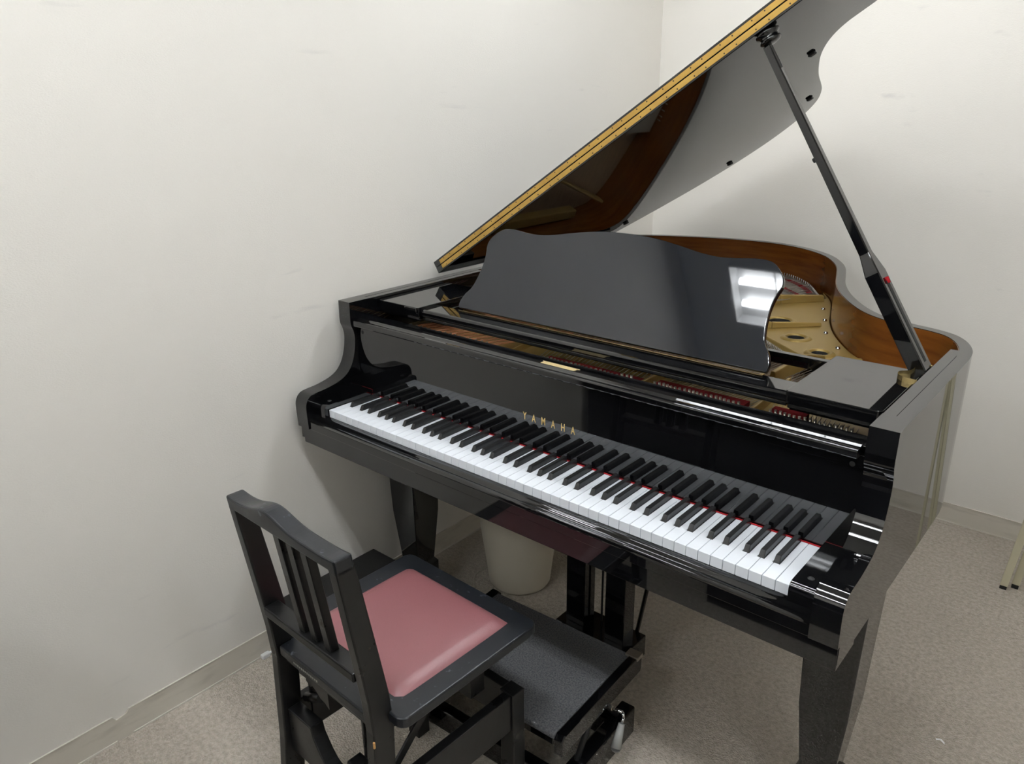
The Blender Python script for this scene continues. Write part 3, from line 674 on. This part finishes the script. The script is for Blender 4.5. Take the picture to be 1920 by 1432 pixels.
# ------------------------------------------------------------------ carpeted foot platform over the pedals
FP = empty('foot_platform', 'black foot platform topped with grey carpet in front of the pedals', 'footstool', (-.030, .083, 0), math.radians(2.5))
MB().box(-.209, .209, -.162, .162, .184, .200).build('deck_carpet', CARPETG, FP, bevel=.004, seg=2)
MB().box(-.205, .205, -.158, .158, .166, .184).build('deck_board', LACQ, FP)
for s in (-1, 1):
    x0, x1 = (.2095, .232) if s > 0 else (-.232, -.2095)
    yl = [(-.166, .152), (.172, .152), (.178, .160), (.178, .190), (.166, .203), (-.154, .203), (-.166, .192)]
    MB().prism(yl, x0, x1, 'x').build('side_rail', LACQ, FP, bevel=.003, seg=2)
    x0, x1 = (.205, .243) if s > 0 else (-.243, -.205)
    br = MB().box(x0, x1, -.162, .135, .0, .078).build('base_rail', LACQ, FP, bevel=.004, seg=2)
    MB().tube((s * .218, -.09, .07), (s * .218, -.02, .165), .007).tube((s * .218, .09, .07), (s * .218, .02, .165), .007).build('lifting_arm', DARKM, FP)
MB().box(-.200, .200, .075, .105, .0, .060).box(-.200, .200, -.150, -.120, .0, .060).build('cross_rail', LACQ, FP, bevel=.003)
MB().tube((-.20, .055, .120), (.225, .055, .120), .006).build('height_screw', STEEL, FP)
CK = MB().path([(.225, .055, .120), (.252, .055, .124), (.258, .050, .116), (.258, .042, .104)], .0035).build('crank', CHROME, FP)
MB().tube((.258, .042, .104), (.262, .012, .058), .0075, .0125, n=14).lathe([(.0125, 0), (.010, -.006), (0, -.009)], (.262, .012, .058), 14).build('crank_grip', CLEARP, CK)
MB().box(.20, .235, .150, .176, .196, .206).build('steel_clip', STEEL, FP, bevel=.001)

# ------------------------------------------------------------------ spare black step by the wall
SB = empty('wooden_step', 'low black wooden step on the carpet against the left wall behind the chair', 'step', (-.54, -.012, 0))
MB().box(-.150, .150, -.176, .176, .178, .200).build('step_top', SATIN, SB, bevel=.003)
MB().box(-.146, -.124, -.170, .170, 0, .178).box(.124, .146, -.170, .170, 0, .178).build('step_side', SATIN, SB, bevel=.001, seg=1)
MB().box(-.124, .124, -.170, -.155, .0, .178).build('step_front', SATIN, SB)

# ------------------------------------------------------------------ waste bin, cord, plug, scrap
BN = MB().lathe([(0, .003), (.085, .003), (.094, .006), (.100, .016), (.107, .08), (.121, .19), (.136, .30), (.140, .305), (.1375, .308), (.133, .302), (.118, .19), (.103, .08), (.095, .02), (0, .012)], (0, 0, 0), 48).build('waste_bin', BINM, loc=(-.430, .545, 0))
tag(BN, 'cream tapered plastic waste bin on the carpet under the piano', 'waste bin')
cpts = catmull([(-.50, .40, .003), (-.543, .446, .003), (-.562, .475, .003), (-.560, .515, .003), (-.569, .559, .003), (-.60, .66, .003), (-.70, .80, .003)], 6)
tag(MB().path(cpts, .0022, 6).build('power_cord', mat('cream_cord', (.5, .47, .38), .5)), 'thin pale cord lying on the carpet beside the waste bin', 'cord')
tag(MB().box(-.007, .007, -.012, .014, 0, .014).tube((0, .012, .007), (0, .030, .007), .0035).build('cord_plug', WHITEP, bevel=.003, loc=(-.742, -.205, 0)), 'small white plug on the carpet at the foot of the left wall', 'plug')
sc_ = MB().add([(0, 0, .001), (.012, .003, .003), (.020, -.003, .002), (.022, -.009, .001), (.010, -.004, .004), (.002, -.006, .001)], [(0, 1, 4, 5), (1, 2, 3, 4)])
tag(sc_.build('paper_scrap', WHITEP, loc=(.782, .680, .0)), 'tiny white scrap of paper on the carpet right of the piano leg', 'paper scrap')

# ------------------------------------------------------------------ folded stand at the right edge
FT = empty('folding_stand', 'cream metal legs of folded furniture standing at the right edge of the photo', 'folding stand', (.86, 1.50, 0))
for dx, dy, dz in ((-.086, -.015, 0), (-.058, .012, .002)):
    vs = []
    for t, z in ((0, .012 + dz), (1, .80)):
        x = dx + .072 * t; vs += [(x, dy - .006, z), (x + .022, dy - .006, z), (x + .022, dy + .010, z), (x, dy + .010, z)]
    lg = MB().add(vs, BF).build('leg', CREAM, FT, bevel=.0025, seg=2)
    MB().box(dx + .001, dx + .020, dy - .005, dy + .009, 0, .012 + dz).build('foot_cap', RUBBER, lg)
for dy in (-.015, .012):
    lg = MB().box(.012, .030, dy - .006, dy + .010, .012, .80).build('leg', CREAM, FT, bevel=.0025, seg=2)
    MB().box(.013, .029, dy - .005, dy + .009, 0, .012).build('foot_cap', RUBBER, lg)
MB().box(-.020, .030, -.024, .024, .796, .83).build('top_rail', CREAM, FT, bevel=.002)

# ------------------------------------------------------------------ unseen black furniture, added to darken reflections in the fallboard
BC = empty('unseen_cabinet', 'unseen black cabinet added to darken the piano fallboard reflection', 'cabinet', (-.325, -1.31, 0))
MB().box(-.395, .395, -.28, .285, .04, .72).build('cabinet_body', RUBBER, BC, bevel=.003)
MB().box(-.400, .400, -.285, .290, .72, .735).build('cabinet_top', RUBBER, BC, bevel=.002)
MB().box(-.37, .37, -.26, .27, 0, .04).build('plinth', SATIN, BC)
BB = empty('unseen_bench', 'unseen low black bench added to darken the key bed reflection', 'bench', (.385, -1.21, 0))  # added to keep the key bed front dark in reflection
MB().box(-.30, .30, -.30, .34, .42, .47).build('bench_seat', RUBBER, BB, bevel=.004)
MB().box(-.29, .29, .31, .33, .0, .42).build('bench_front', RUBBER, BB)
MB().box(-.29, .29, -.29, -.27, .0, .42).build('bench_back', RUBBER, BB)
for a_ in (-.29, .27): MB().box(a_, a_ + .02, -.27, .31, .0, .42).build('bench_side', RUBBER, BB)
